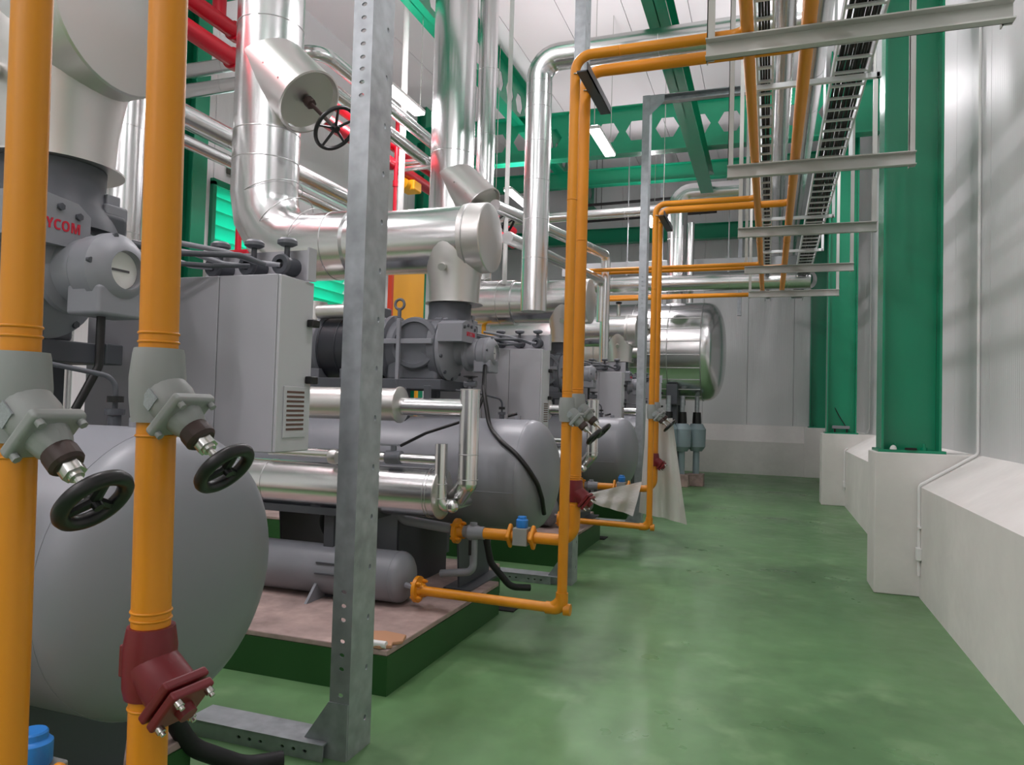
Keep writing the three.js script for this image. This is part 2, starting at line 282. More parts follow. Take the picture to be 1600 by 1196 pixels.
function stopValve(label, c, pr) {
  const t = thing('stop_valve', label, 'valve', undefined), at = k => c.clone().addScaledVector(AX, k);
  const b = pr * 1.22;
  part(t, 'body', M(lathe(c.clone().setY(c.y - .075), HP, [[0, 0], [b, 0], [b * 1.02, .012], [b * 1.12, .05], [b * 1.15, .09], [b * 1.05, .14], [b, .15], [0, .15]], 24),
    lathe(at(.0), AX, [[0, 0], [b * .98, 0], [b * 1.05, .05], [b * .95, .075], [0, .075]], 24)), VALVE);
  const [x, , z] = frameFor(AX);
  const fl = new RoundedBoxGeometry(b * 2.25, .022, b * 2.25, 2, .008); fl.applyMatrix4(basis(at(.086), x, AX, z));
  part(t, 'bonnet', M(fl, lathe(at(.097), AX, [[0, 0], [b * .8, 0], [b * .72, .018], [b * .55, .034], [0, .034]], 24)), VALVE);
  for (const [i, j] of [[1, 1], [1, -1], [-1, 1], [-1, -1]]) part(t, 'bolt', hex(at(.101).addScaledVector(x, i * b * .86).addScaledVector(z, j * b * .86), AX, .0075, .014), VALVE);
  part(t, 'gland', lathe(at(.128), AX, [[0, 0], [b * .62, 0], [b * .66, .006], [b * .66, .028], [b * .55, .034], [0, .034]], 20), GLAND);
  part(t, 'packing_nut', M(hex(at(.171), AX, b * .46, .02), cyl(at(.18), at(.188), b * .3, b * .28)), STEEL);
  part(t, 'stem', cyl(at(.182), at(.25), .0075, .0075, 12), STEEL);
  handwheel(t, at(.238), AX, .051, .013, 3);
  part(t, 'name_plate', (() => { const g = new THREE.BoxGeometry(.034, .03, .003); const f = new THREE.Vector3(-.2, .1, 1).normalize(); const n = f.clone().addScaledVector(AX, -f.dot(AX)).normalize(); g.applyMatrix4(basis(at(.04).addScaledVector(n, b * 1.03), AX.clone().cross(n), AX, n)); return clean(g); })(), GALV);
  return settle(t);
}
function strainer(label, c, pr) {
  const t = thing('pipe_strainer', label, 'strainer', undefined), q = new THREE.Vector3(.78, -.62, .06).normalize(), at = k => c.clone().addScaledVector(q, k), b = pr * 1.2, [x, , z] = frameFor(q);
  part(t, 'body', M(lathe(c.clone().setY(c.y - .07), HP, [[0, 0], [b, 0], [b * 1.1, .02], [b * 1.14, .1], [b, .14], [0, .14]], 24), lathe(c.clone(), q, [[0, 0], [b * 1.1, 0], [b * 1.15, .085], [0, .085]], 24)), MAROON);
  const pl = (k, s, w) => { const g = new RoundedBoxGeometry(w, s, w, 2, .006); g.applyMatrix4(basis(at(k), x, q, z)); return clean(g); };
  part(t, 'flange', pl(.09, .02, .105), MAROON); part(t, 'cover', M(pl(.114, .02, .1), cyl(at(.12), at(.142), .02, .018)), MAROON);
  for (const [i, j] of [[1, 1], [1, -1], [-1, 1], [-1, -1]]) part(t, 'bolt', M(hex(at(.129).addScaledVector(x, i * .037).addScaledVector(z, j * .037), q, .009, .012), cyl(at(.126).addScaledVector(x, i * .037).addScaledVector(z, j * .037), at(.142).addScaledVector(x, i * .037).addScaledVector(z, j * .037), .005)), STEEL);
  part(t, 'side_rib', box(c.x - b * 1.32, c.x - b * .3, c.y - .035, c.y + .03, -c.z - .022, -c.z + .022, .004), MAROON);
  return settle(t);
}
function flangeAt(parent, x, h, d, r, mat, lug = 4) {
  const f = part(parent, 'flange', lathe(V(x - .012, h, d), XP, [[0, 0], [r, 0], [r, .024], [r * .55, .026], [r * .42, .06], [0, .06]], 28), mat);
  for (let k = 0; k < lug; k++) { const a = (k + .5) / lug * 6.283; part(f, 'bolt', M(hex(V(x + .02, h + Math.sin(a) * r * .76, d + Math.cos(a) * r * .76), XP, .014, .03), cyl(V(x - .03, h + Math.sin(a) * r * .76, d + Math.cos(a) * r * .76), V(x + .045, h + Math.sin(a) * r * .76, d + Math.cos(a) * r * .76), .008)), mat); }
}
for (let i = 0; i < 3; i++) {
  const a = DA[i], b = DB[i], P = h => pxAt(i, h), PX = -1.18, where = ['closest to the camera', 'before the second steel post', 'before the third steel post'][i];
  const A = thing('orange_pipe', `slim orange drop pipe ${where}, running low to the small receiver`, 'pipe', undefined);
  part(A, 'pipe', sweep([V(-2.13, .385, a), V(P(.375), .375, a), V(P(3.81), 3.81, a), V(-.15, 3.81, a), V(-.15, 3.81, a - .3)], RA, .1), ORANGE);
  part(A, 'elbow', M(sweep([V(P(.4) - .1, .375, a), V(P(.4), .375, a), V(P(.4), .475, a)], RA * 1.22, .05), cyl(V(P(.4) + .015, .375, a), V(P(.4) + .055, .375, a), RA * 1.2, RA * 1.15)), ORANGE);
  flangeAt(A, -2.16, .388, a + .01, .085, ORANGE);
  for (const h of [1.595 + .1, 1.595 + .116, 1.595 - .1, 2.9]) part(A, 'weld_bead', ring(V(P(h), h, a), HP, RA, .0028, 28, 6), ORANGE);
  part(A, 'weld_bead', ring(V(-.9, 3.81, a), XP, RA, .0028, 28, 6), ORANGE); settle(A);
  const B = thing('orange_pipe', `wider orange drop pipe ${where}, carrying a dark red strainer`, 'pipe', undefined);
  part(B, 'pipe', sweep([V(-1.97, .745, b), V(P(.745), .745, b), V(P(3.82), 3.82, b), V(.175, 3.82, b), V(.175, 3.82, b - .3)], RB, .11), ORANGE);
  flangeAt(B, -2.0, .745, b, .085, ORANGE);
  for (const h of [1.622 + .09, 1.622 + .108, 1.622 - .1, 1.07 + .085, 1.07 + .1, 1.07 - .09, 2.7]) part(B, 'weld_bead', ring(V(P(h), h, b), HP, RB, .003, 28, 6), ORANGE);
  settle(B);
  stopValve(`grey stop valve with black handwheel on the slim orange pipe ${where}`, V(P(1.594), 1.594, a), RA * 1.15);
  stopValve(`grey stop valve with black handwheel on the wider orange pipe ${where}`, V(P(1.624), 1.624, b), RB * 1.02);
  strainer(`dark red strainer with square bolted cover on the orange pipe ${where}`, V(P(1.07), 1.07, b), RB);
  // solenoid valve with a blue coil on the low run, and its grey neighbour
  const s = thing('solenoid_valve', `grey solenoid valve with blue cap on the low orange run ${where}`, 'valve', undefined);
  const so = i ? 0 : .055; s.position.x = so;
  part(s, 'body', box(-1.585, -1.485, .69, .805, b - .05, b + .05, .006), VALVE);
  for (const x of [-1.615, -1.455]) part(s, 'flange', (() => { const g = new RoundedBoxGeometry(.028, .12, .12, 2, .012); g.rotateX(.785); g.translate(x, .745, -b); return clean(g); })(), ORANGE);
  part(s, 'coil', lathe(V(-1.535, .805, b), HP, [[0, 0], [.036, 0], [.04, .006], [.04, .05], [.034, .056], [.03, .058], [.03, .07], [.027, .074], [0, .074]], 22, .6), BLUE); settle(s);
  const g = thing('ball_valve', `grey ball valve beside the flange on the low orange run ${where}`, 'valve', undefined);
  part(g, 'body', M(lathe(V(-1.95, .745, b), XP, [[0, 0], [.038, 0], [.04, .02], [.052, .04], [.052, .09], [.044, .11], [.044, .15], [0, .15]], 22), cyl(V(-1.88, .745, b), V(-1.88, .81, b), .03, .026)), GREY);
  part(g, 'drain_leg', sweep([V(-1.875, .745, b), V(-1.875, .48, b), V(-2.12, .44, b + .02)], .026, .06), GREY);
  part(g, 'handle', box(-1.89, -1.87, .6, .7, b - .06, b - .05, .003), BLACK); settle(g);
  // angle bar that clamps the pair
  const k = thing('pipe_clamp', `dark grey steel angle clamping two orange pipes ${where}`, 'bracket', undefined);
  part(k, 'angle_bar', M(box(PX + .035, PX + .105, 3.66, 3.668, a - .1, b + .32), box(PX + .097, PX + .105, 3.66, 3.715, a - .1, b + .32)), GREY_DARK);
  for (const [d, r] of [[a, RA], [b, RB]]) part(k, 'u_bolt', (() => { const q = new THREE.TorusGeometry(r + .005, .004, 8, 20, Math.PI * 1.2); q.rotateX(Math.PI / 2); q.rotateY(2.2); q.translate(PX, 3.685, -d); return clean(q); })(), STEEL);
  settle(k);
}
// ---------------------------------------------------------------- perforated galvanised posts
for (let i = 0; i < 3; i++) {
  const d = 2.92 + 3.61 * i, x1 = [-1.752, -1.665, -1.635][i], x0 = x1 - .102, H = 6.0;
  const t = thing('steel_post', ['galvanised steel channel post standing closest, with a foot channel', 'galvanised steel channel post behind the middle pair of orange pipes', 'slender galvanised post beside the hanging white plastic sheet'][i], 'post', undefined);
  const hf = [], hw = [];
  for (const [a, n] of [[.16, 3], [.4, 3], [.62, 3], [3.02, 3], [3.2, 5]]) for (let k = 0; k < n; k++) hf.push([.055, a + k * .062, .014, .0095]);
  for (let h = .14; h < H; h += .232) hw.push([.135, h, .0105, .014]);
  part(t, 'front_flange', plate(x1 - x0, H, .008, hf, basis(V(x0, 0, d + .008), XP, HP, new THREE.Vector3(0, 0, 1))), GALV);
  part(t, 'web', plate(.184, H, .008, hw, basis(V(x1 - .008, 0, d + .008), DP, HP, XP)), GALV);
  part(t, 'back_flange', box(x0, x1, 0, H, d + .192, d + .2), GALV);
  part(t, 'foot_channel', M(box(-2.6, x0 + .004, .066, .074, d - .052, d + .12), plate(.752, .068, .008, [.1, .16, .22, .34, .4, .46].map(x => [x + .2, .036, .011, .0075]), basis(V(-2.6, 0, d - .044), XP, HP, new THREE.Vector3(0, 0, 1))), box(-2.6, x0 + .004, 0, .068, d + .112, d + .12)), GALV);
  part(t, 'gusset', prism([[x0 - .12, 0], [x1 - .002, 0], [x1 - .002, .25], [x0, .25], [x0 - .12, .075]], basis(V(0, 0, d - .001), XP, HP, new THREE.Vector3(0, 0, 1)), .008), GALV);
  part(t, 'top_beam', M(box(x1, -.1, H - .1, H - .092, d + .02, d + .12), box(x1, -.1, H - .008, H, d + .02, d + .12), box(x1, -.1, H - .1, H, d + .112, d + .12)), GALV);
  part(t, 'top_gusset', prism([[x1, H - .28], [x1 + .2, H - .1], [x1 + .2, H], [x1, H]], basis(V(0, 0, d + .018), XP, HP, new THREE.Vector3(0, 0, 1)), .008), GALV);
  settle(t);
}
// ---------------------------------------------------------------- pipe rack over the aisle
const SD = [4.28, 6.57, 8.85, 11.2, 13.5];
SD.forEach((d, i) => {
  const t = thing('rack_hanger', `galvanised trapeze hanger over the aisle, ${['first', 'second', 'third', 'fourth', 'fifth'][i]} from the camera`, 'hanger', undefined), x0 = -.38, x1 = i ? 1.085 : 1.15;
  const y = 0;
  part(t, 'cross_channel', M(box(x0, x1, 3.645 + y, 3.653 + y, d, d + .06), box(x0, x1, 3.747 + y, 3.755 + y, d, d + .06), box(x0, x1, 3.645 + y, 3.755 + y, d + .054, d + .06)), RACK_STEEL);
  for (const x of [x0 + .002, x1 - .047]) part(t, 'drop_bar', M(box(x, x + .045, 3.64 + y, ROOM.c, d + .06, d + .068), box(x, x + .006, 3.64 + y, ROOM.c, d + .06, d + .105)), RACK_STEEL);
  settle(t);
  const u = thing('tray_hanger', `light steel bar carrying the cable trays above the ${['first', 'second', 'third', 'fourth', 'fifth'][i]} trapeze hanger`, 'hanger', undefined);
  part(u, 'cross_bar', box(-.2, .83, 4.44, 4.485, d + .12, d + .16, .003), TRAY_STEEL);
  for (const x of [-.24, .8]) part(u, 'drop_bar', box(x, x + .04, 4.44, ROOM.c, d + .12, d + .16, .003), TRAY_STEEL);
  settle(u);
});
for (const [r, nm, path] of [
  [.036, 'long orange main on the rack below the narrow cable tray', [V(-.152, 3.795, -3.4), V(-.152, 3.795, 14.12), V(-3.2, 3.75, 14.12)]],
  [.041, 'long orange main on the rack on the side of the green columns', [V(.175, 3.8, -3.4), V(.175, 3.8, 14.22), V(-3.2, 3.81, 14.22)]]])
  { const t = thing('orange_main', nm, 'pipe', undefined); part(t, 'pipe', sweep(path, r, .12), ORANGE); const z = path[0].z, e = path[1].z; for (let q = z - 1.2; q > e; q -= 3) part(t, 'weld_bead', ring(new THREE.Vector3(path[0].x, path[0].y, q), DP, r, .003, 28, 6), ORANGE); settle(t); }
for (const [x, d] of [[-.152, 11.25], [.175, 11.5]]) solo('orange_branch', `orange branch pipe leaving the rack behind the third post, ${x < 0 ? 'lower' : 'upper'} of two`, 'pipe', sweep([V(-3, 3.78, d), V(x, 3.79, d), V(x, 3.79, d - .3)], .03, .1), ORANGE);
// cable trays with their cables
function tray(name, label, x0, x1, nc, seed) {
  const t = thing(name, label, 'cable tray', undefined), r = rng(seed), hb = 4.487;
  for (const x of [x0, x1 - .014]) part(t, 'side_rail', box(x, x + .014, hb, hb + .085, -3.5, 19.8), TRAY_STEEL);
  for (let d = -.9; d < 19.6; d += .27) part(t, 'rung', box(x0 + .012, x1 - .012, hb + .006, hb + .026, d, d + .034, .004), TRAY_STEEL);
  settle(t);
  for (let k = 0; k < nc; k++) {
    const x = x0 + .03 + (x1 - x0 - .06) * (k + .5) / nc, rr = Math.min(.0125, (x1 - x0 - .06) / nc * .48), P = []; for (let d = -3.4; d <= 19.6; d += 1.15) P.push(V(x + (r() - .5) * .008, hb + .027 + rr, d));
    solo('power_cable', `black power cable lying in the ${x1 - x0 > .2 ? 'wide' : 'narrow'} overhead cable tray`, 'cable', sweep(P, rr, .3, { seg: 8, bs: 1 }), RUBBER, `cables in the ${x1 - x0 > .2 ? 'wide' : 'narrow'} cable tray`);
  }
}
tray('cable_tray', 'wide galvanised ladder tray full of black cables, towards the green columns', .455, .745, 11, 5);
tray('cable_tray', 'narrow galvanised ladder tray of black cables above the orange main', -.15, -.01, 4, 9);
// clad pipe = bright aluminium jacket with raised joint bands
function clad(parent, pts, r, bend, bands, o = {}) { const p = part(parent, 'cladding', sweep(pts, r, bend, { seg: 32, bs: 6, ...o }), o.mat || ALU); for (const [c, dir] of bands) part(parent, 'joint_band', ring(c, dir, r, Math.max(.0022, r * .014), 40, 6), ALU_SEAM); return p; }
for (const [x, r, h, s] of [[.09, .105, 5.5, 'beside the narrow tray'], [.41, .115, 5.52, 'beside the wide tray']]) { const t = thing('clad_pipe', `long aluminium clad pipe high above the aisle, ${s}`, 'pipe', undefined), b = []; for (let d = .4; d < 19; d += 1.05) b.push([V(x, h, d), DP]); clad(t, [V(x, h, -3.3), V(x, h, 19.6)], r, 0, b); settle(t); }
{ const t = thing('clad_pipe', 'aluminium clad riser that bends at the top and crosses towards the rack', 'pipe', undefined), b = []; for (const h of [3.3, 3.75, 4.2, 4.65, 5.05, 5.2, 5.35]) b.push([V(-2.57, h, 8.0), HP]); for (const x of [-2.1, -1.2, -.3]) b.push([V(x, 5.64, 8.0), XP]);
  clad(t, [V(-2.57, 2.7, 8.0), V(-2.57, 5.64, 8.0), V(.35, 5.66, 8.0)], .15, .24, b); settle(t); }
// ---------------------------------------------------------------- concrete pads under the skids
[-1, 0, 1, 2].forEach((k, i) => {
  const o = 3.6 * k, p = structGroup(`pad_${i + 1}`);
  part(p, 'painted_side', M(box(-6.6, -1.95, 0, .215, 3.63 + o, 5.4 + o), box(-6.6, -2.17, 0, .215, 5.4 + o, 6.02 + o)), GREEN_PAD);
  part(p, 'pad_top', M(box(-6.597, -1.953, .215, .25, 3.633 + o, 5.397 + o, .008), box(-6.597, -2.173, .215, .25, 5.397 + o, 6.017 + o, .008)), PAD_TOP);
});
solo('cardboard_scrap', 'torn piece of brown cardboard on the corner of the concrete pad', 'cardboard', (() => { const s = new THREE.Shape([[0, 0], [.2, -.03], [.25, .01], [.23, .06], [.27, .1], [.24, .2], [.1, .22], [-.02, .17]].map(q => new THREE.Vector2(...q))); const g = new THREE.ExtrudeGeometry(s, { depth: .012, bevelEnabled: true, bevelSize: .004, bevelThickness: .004, bevelSegments: 1 }); g.rotateX(-Math.PI / 2); g.translate(-2.2, .255, -3.66); return boxUV(g); })(), CARD);
solo('pipe_offcut', 'short white pipe offcut lying at the front edge of the pad', 'pipe', cyl(V(-2.2, .272, 3.645), V(-1.97, .272, 3.65), .02, .02, 16), WHITE);
const font = await new FontLoader().loadAsync('fonts/droid/droid_sans_bold.typeface.json');
const dish = (r, dep, n = 7) => Array.from({ length: n + 1 }, (_, k) => { const a = k / n * Math.PI / 2; return [r * Math.cos(a), dep * Math.sin(a)]; });
const protos = [];
const proto = (o, lab, base) => { settle(o, base); protos.push([o, lab]); o.userData.label = lab(1); return o; };
// the second skid is modelled, the others are copies of it
{ // oil separator
  const t = thing('pressure_tank', '', 'tank'), h = 1.088, d = 5.35, r = .42, xe = -1.7;
  part(t, 'shell', lathe(V(-4.3, h, d), XP, [...dish(r, -.2).reverse(), [r, 0], [r, xe + 4.3], ...dish(r, .2).slice(1).map(([a, b]) => [a, b + xe + 4.3])], 64, .8), GREY_TANK);
  for (const x of [xe, -3.0]) part(t, 'weld_seam', ring(V(x, h, d), XP, r, .0014, 64, 6), GREY_TANK);
  part(t, 'weld_seam', cyl(V(-3.0, h - .1, d - .408), V(xe, h - .1, d - .408), .0035, .0035, 6), GREY_TANK);
  for (const x of [-2.15, -3.7]) { part(t, 'saddle', prism([[-.3, 0], [.3, 0], [.36, .52], [.28, .5], [.16, .435], [0, .415], [-.16, .435], [-.28, .5], [-.36, .52]], basis(V(x, .25, d), DP, HP, XP), .014), GREY_DARK); part(t, 'foot_plate', box(x - .1, x + .12, .24, .262, d - .34, d + .34, .004), GREY_DARK); }
  const n = part(t, 'nozzle', M(cyl(V(-1.97, 1.46, d + .05), V(-1.97, 1.56, d + .05), .02), hex(V(-1.97, 1.55, d + .05), HP, .03, .02), sweep([V(-1.97, 1.56, d + .05), V(-1.97, 1.66, d + .05), V(-2.12, 1.7, d - .1), V(-2.3, 1.72, d - .1)], .008, .05)), GREY_DARK);
  part(n, 'hand_valve', M(cyl(V(-1.97, 1.58, d + .05), V(-1.97, 1.6, d + .05), .025), cyl(V(-1.93, 1.53, d + .08), V(-1.86, 1.55, d + .1), .012)), BLACK);
  part(t, 'relief_fitting', M(cyl(V(-1.82, 1.45, d), V(-1.82, 1.53, d), .016), hex(V(-1.82, 1.52, d), HP, .026, .03), sweep([V(-1.82, 1.5, d), V(-2.0, 1.47, d - .08), V(-2.25, 1.46, d - .1)], .009, .05)), GREY);
  part(t, 'bolt_plate', box(-1.62, -1.59, 1.15, 1.16, d - .2, d - .19), GREY_TANK);
  proto(t, i => `big grey horizontal tank with a domed end, ${skid(i)}`);
}
{ // compressor
  const t = thing('screw_compressor', '', 'compressor'), d = 5.5, h = 2.06;
  part(t, 'housing', M(lathe(V(-3.0, h, d), XP, [[0, 0], [.27, 0], [.28, .01], [.28, .045], [.24, .06], [.225, .12], [.235, .3], [.24, .42], [.27, .44], [.27, .5], [.245, .515], [0, .515]], 40), box(-2.95, -2.5, h - .27, h - .1, d - .19, d + .19, .03)), CAST);
  part(t, 'suction_neck', M(lathe(V(-2.52, 2.2, d + .08), HP, [[0, 0], [.235, 0], [.215, .05], [.185, .1], [.175, .16], [.178, .238], [0, .238]], 36), box(-2.72, -2.33, 2.16, 2.29, d - .17, d + .26, .03)), GREY_DARK);
  const ec = part(t, 'end_cover', M(lathe(V(-2.49, h, d), XP, [[0, 0], [.265, 0], [.265, .03], [.24, .045], [.2, .08], [.13, .1], [.12, .17], [0, .17]], 40), prism([[d - .28, 2.1], [d + .02, 2.1], [d + .02, 2.22], [d - .03, 2.255], [d - .2, 2.27], [d - .28, 2.24]], basis(V(-2.46, 0, 0), DP, HP, XP), .21)), GREY);
  const tg = new TextGeometry('MYCOM', { font, size: .043, depth: .003, curveSegments: 4 }); tg.computeBoundingBox(); tg.scale(.168 / tg.boundingBox.max.x, .82, 1); tg.rotateY(Math.PI / 2); tg.translate(-2.251, 2.15, -(d - .19));
  part(ec, 'lettering', clean(tg), LETTER_RED);
  for (const [q, y] of [[-.24, 2.215], [-.17, 2.232], [-.1, 2.228], [-.03, 2.21]]) part(ec, 'bolt', hex(V(-2.25, y, d + q), XP, .013, .022), GREY_DARK);
  for (let k = 0; k < 10; k++) { const a = k / 10 * 6.283 + .3; part(ec, 'bolt', hex(V(-2.452, h + Math.sin(a) * .243, d + Math.cos(a) * .243), XP, .014, .03), GREY_DARK); }
  part(t, 'inspection_cover', M(lathe(V(-2.68, h + .03, d - .2), DM, [[.12, 0], [.205, 0], [.21, .03], [.2, .05], [.17, .055], [.165, .035], [.14, .03], [0, .045]], 36)), CAST);
  part(t, 'pipe_yoke', M(box(-2.98, -2.5, h + .02, h + .06, d - .3, d - .27, .004), box(-2.8, -2.77, h - .35, h + .22, d - .32, d - .29, .004)), GREY);
  part(t, 'eye_bolt', M(ring(V(-2.92, h + .37, d - .05), DP, .042, .012, 24, 8), cyl(V(-2.92, h + .26, d - .05), V(-2.92, h + .335, d - .05), .016)), CAST);
  const ac = part(t, 'actuator', M(lathe(V(-2.32, 2.03, d + .02), XP, [[0, 0], [.15, 0], [.15, .025], [.118, .035], [.112, .1], [.122, .115], [.122, .17], [.128, .175], [.128, .2], [.105, .225], [.076, .245], [.066, .247], [.066, .215], [0, .215]], 40), box(-2.235, -2.09, 1.87, 1.97, d - .075, d + .115, .012)), GREY);
  part(ac, 'gauge_dial', cyl(V(-2.106, 2.03, d + .02), V(-2.1, 2.03, d + .02), .064, .064, 28), DIAL);
  part(ac, 'gauge_needle', box(-2.1, -2.097, 2.025, 2.033, d - .02, d + .05), BLACK);
  part(ac, 'gauge_glass', cyl(V(-2.083, 2.03, d + .02), V(-2.08, 2.03, d + .02), .065, .065, 28), GLASS);
  for (let k = 0; k < 5; k++) { const a = k / 5 * 6.283 + .5; part(ac, 'bolt', hex(V(-2.112, 2.03 + Math.sin(a) * .118, d + .02 + Math.cos(a) * .118), XP, .01, .014), GREY_DARK); }
  part(t, 'control_cable', sweep([V(-2.16, 1.88, d), V(-2.16, 1.7, d), V(-2.2, 1.55, d - .05)], .014, .06), BLACK);
  part(t, 'side_block', M(box(-2.42, -2.34, 2.12, 2.32, d + .16, d + .26, .01), box(-2.4, -2.36, 2.32, 2.36, d + .18, d + .24, .006)), GREY);
  part(t, 'oil_line', sweep([V(-2.38, 2.2, d + .26), V(-2.3, 2.18, d + .4), V(-2.05, 2.19, d + .55), V(-1.98, 2.16, d + .62)], .012, .1), GREY_DARK);
  part(t, 'oil_line', sweep([V(-2.38, 2.15, d + .26), V(-2.32, 2.14, d + .38), V(-2.15, 2.14, d + .5), V(-2.06, 2.16, d + .62)], .01, .1), GREY_DARK);
  part(t, 'base_beam', M(box(-3.95, -2.4, 1.72, 1.8, d - .32, d - .24, .006), box(-3.95, -2.4, 1.72, 1.8, d + .24, d + .32, .006), box(-2.55, -2.45, 1.72, 1.8, d - .3, d + .3, .006), box(-3.9, -3.8, 1.72, 1.8, d - .3, d + .3, .006)), GREY_DARK);
  for (const [x, q] of [[-2.75, -.28], [-3.6, -.28], [-2.75, .28], [-3.6, .28]]) part(t, 'support_leg', box(x - .06, x + .06, 1.3, 1.73, d + q - .05, d + q + .03, .006), GREY_DARK);
  proto(t, i => `cast grey screw compressor with round end gauge, ${skid(i)}`);
}
{ // motor
  const t = thing('electric_motor', '', 'motor'), d = 5.5, h = 2.06;
  part(t, 'housing', lathe(V(-3.72, h, d), XP, [[0, 0], [.27, 0], [.275, .02], [.275, .62], [.24, .64], [0, .64]], 40), MOTOR);
  for (const x of [-3.56, -3.4, -3.24]) part(t, 'casing_rib', ring(V(x, h, d), XP, .274, .008, 40, 8), MOTOR);
  part(t, 'end_bell', lathe(V(-3.8, h, d), XP, [[0, 0], [.2, 0], [.28, .06], [.3, .08], [.3, .12], [.285, .13], [.285, .16], [.3, .17], [.3, .21], [.27, .23], [0, .23]], 40), CAST);
  part(t, 'coupling_guard', lathe(V(-3.2, h, d), XP, [[0, 0], [.22, 0], [.22, .2], [0, .2]], 32), CAST);
  part(t, 'terminal_box', box(-3.35, -3.1, h + .25, h + .36, d - .15, d + .15, .015), CAST); part(t, 'silver_cap', M(cyl(V(-3.72, h + .24, d - .08), V(-3.72, h + .4, d - .08), .1, .1, 24), cyl(V(-3.6, h + .3, d - .2), V(-3.3, h + .3, d - .2), .06, .06, 20)), ALU_SOFT);
  for (const x of [-3.6, -3.3]) part(t, 'foot', box(x - .05, x + .05, 1.8, 1.88, d - .25, d + .25, .006), CAST);
  proto(t, i => `dark electric motor with grey end bell, ${skid(i)}`);
}
{ // control cabinet
  const t = thing('control_cabinet', '', 'cabinet'), x0 = -2.86, x1 = -1.85, h0 = 1.39, h1 = 2.11, d0 = 6.05, d1 = 6.29;
  part(t, 'case', box(x0, x1 - .012, h0, h1, d0 + .012, d1, .006), CAB);
  for (const [a, b] of [[x0, -2.4], [-2.396, -2.153], [-2.149, x1 - .014]]) part(t, 'front_panel', box(a, b, h0 + .002, h1 - .002, d0, d0 + .014, .003), CAB);
  const dr = part(t, 'door', box(x1 - .014, x1, h0 + .004, h1 - .004, d0 + .006, d1 - .01, .003), CAB_LIGHT);
  part(dr, 'vent_frame', box(x1, x1 + .006, h0 + .06, h0 + .27, d0 + .045, d1 - .045, .002), CAB_LIGHT);
  for (let k = 0; k < 9; k++) part(dr, 'vent_slot', box(x1 + .0045, x1 + .0075, h0 + .09 + k * .019, h0 + .099 + k * .019, d0 + .062, d1 - .062), VENT_DARK);
  for (const h of [1.69, 1.93]) part(dr, 'latch', M(box(x1, x1 + .035, h - .016, h + .016, d1 - .055, d1 - .005, .006)), BLACK);
  part(t, 'leg', box(x0 + .03, x0 + .09, .25, h0, d1 - .07, d1 - .01, .004), GREY_DARK); part(t, 'support_arm', M(box(x0 + .02, x1 - .25, h0 - .06, h0, d0 + .02, d0 + .07, .004), box(x0 + .1, x0 + .16, h0 - .1, h0 - .04, 5.6, d0 + .2, .004), box(-2.3, -2.24, h0 - .1, h0 - .04, 5.6, d0 + .2, .004)), GREY_DARK);
  proto(t, i => `grey electrical cabinet with slotted vent and black latches, ${skid(i)}`);
}
{ // board of three oil valves above the cabinet
  const t = thing('valve_board', '', 'valve board'), d = 6.27;
  part(t, 'back_plate', M(box(-2.42, -1.84, 2.112, 2.25, d, d + .006), box(-1.848, -1.84, 2.112, 2.25, d - .05, d)), CAB);
  for (const x of [-2.3, -2.12, -1.95]) { const v = part(t, 'valve', M(cyl(V(x, 2.175, d - .08), V(x, 2.175, d), .036, .04), lathe(V(x, 2.175, d - .1), DP, [[.02, 0], [.04, 0], [.046, .012], [.04, .024], [.02, .024]], 20), cyl(V(x, 2.19, d - .05), V(x, 2.262, d - .05), .012)), GREY_DARK); part(v, 'knob', lathe(V(x, 2.258, d - .05), HP, [[0, 0], [.025, 0], [.042, .01], [.042, .024], [.03, .034], [0, .034]], 18), CAST); }
  for (const x of [-2.3, -2.12, -1.95]) part(t, 'tube', sweep([V(x, 2.17, d - .09), V(x - .1, 2.18, d - .12), V(x - .22, 2.22, d - .17), V(x - .42, 2.25, d - .3)], .011, .1), GREY);
  proto(t, i => `small board of three oil valves atop the cabinet, ${skid(i)}`);
}
{ // pedestal under the tank end
  const t = thing('skid_pedestal', '', 'pedestal');
  part(t, 'side_plate', box(-2.51, -2.495, .25, 1.02, 4.76, 5.6), GREY_DARK); part(t, 'front_plate', box(-2.86, -2.51, .25, 1.02, 4.75, 4.765), GREY); part(t, 'back_plate', box(-2.86, -2.51, .25, 1.02, 5.57, 5.585), GREY);
  part(t, 'top_beam', M(box(-4.6, -2.49, .82, .87, 4.4, 4.62), box(-4.6, -2.9, .87, .9, 4.66, 5.2)), GREY_DARK);
  for (const x of [-4.5, -2.88]) { part(t, 'leg', box(x - .04, x + .04, .25, .83, 4.45, 4.6, .004), GREY_DARK); part(t, 'gusset', prism([[0, 0], [.22, 0], [.02, .2], [0, .2]], basis(V(x - .01, .25, 4.45), DM, HP, V(-1, 0, 0)), .02), GREY); }
  proto(t, i => `dark grey plate steel pedestal carrying pipes and tanks, ${skid(i)}`);
}
{ // oil cooler, clad in aluminium
  const t = thing('oil_cooler', '', 'cooler'), h = 1.01, d = 4.52, r = .165;
  const b = [-2.11, -2.13, -2.75, -3.4].map(x => [V(x, h, d), XP]); clad(t, [V(-4.4, h, d), V(-2.06, h, d)], r, 0, b);
  part(t, 'end_plate', lathe(V(-2.062, h, d), XP, [[0, 0], [r + .006, 0], [r + .006, .008], [r - .02, .014], [0, .014]], 40), ALU_SOFT);
  part(t, 'stand', box(-3.02, -2.94, .86, .96, d - .1, d + .1, .004), GREY_DARK);
  proto(t, i => `bright aluminium clad horizontal cylinder in front of the tank, ${skid(i)}`);
}
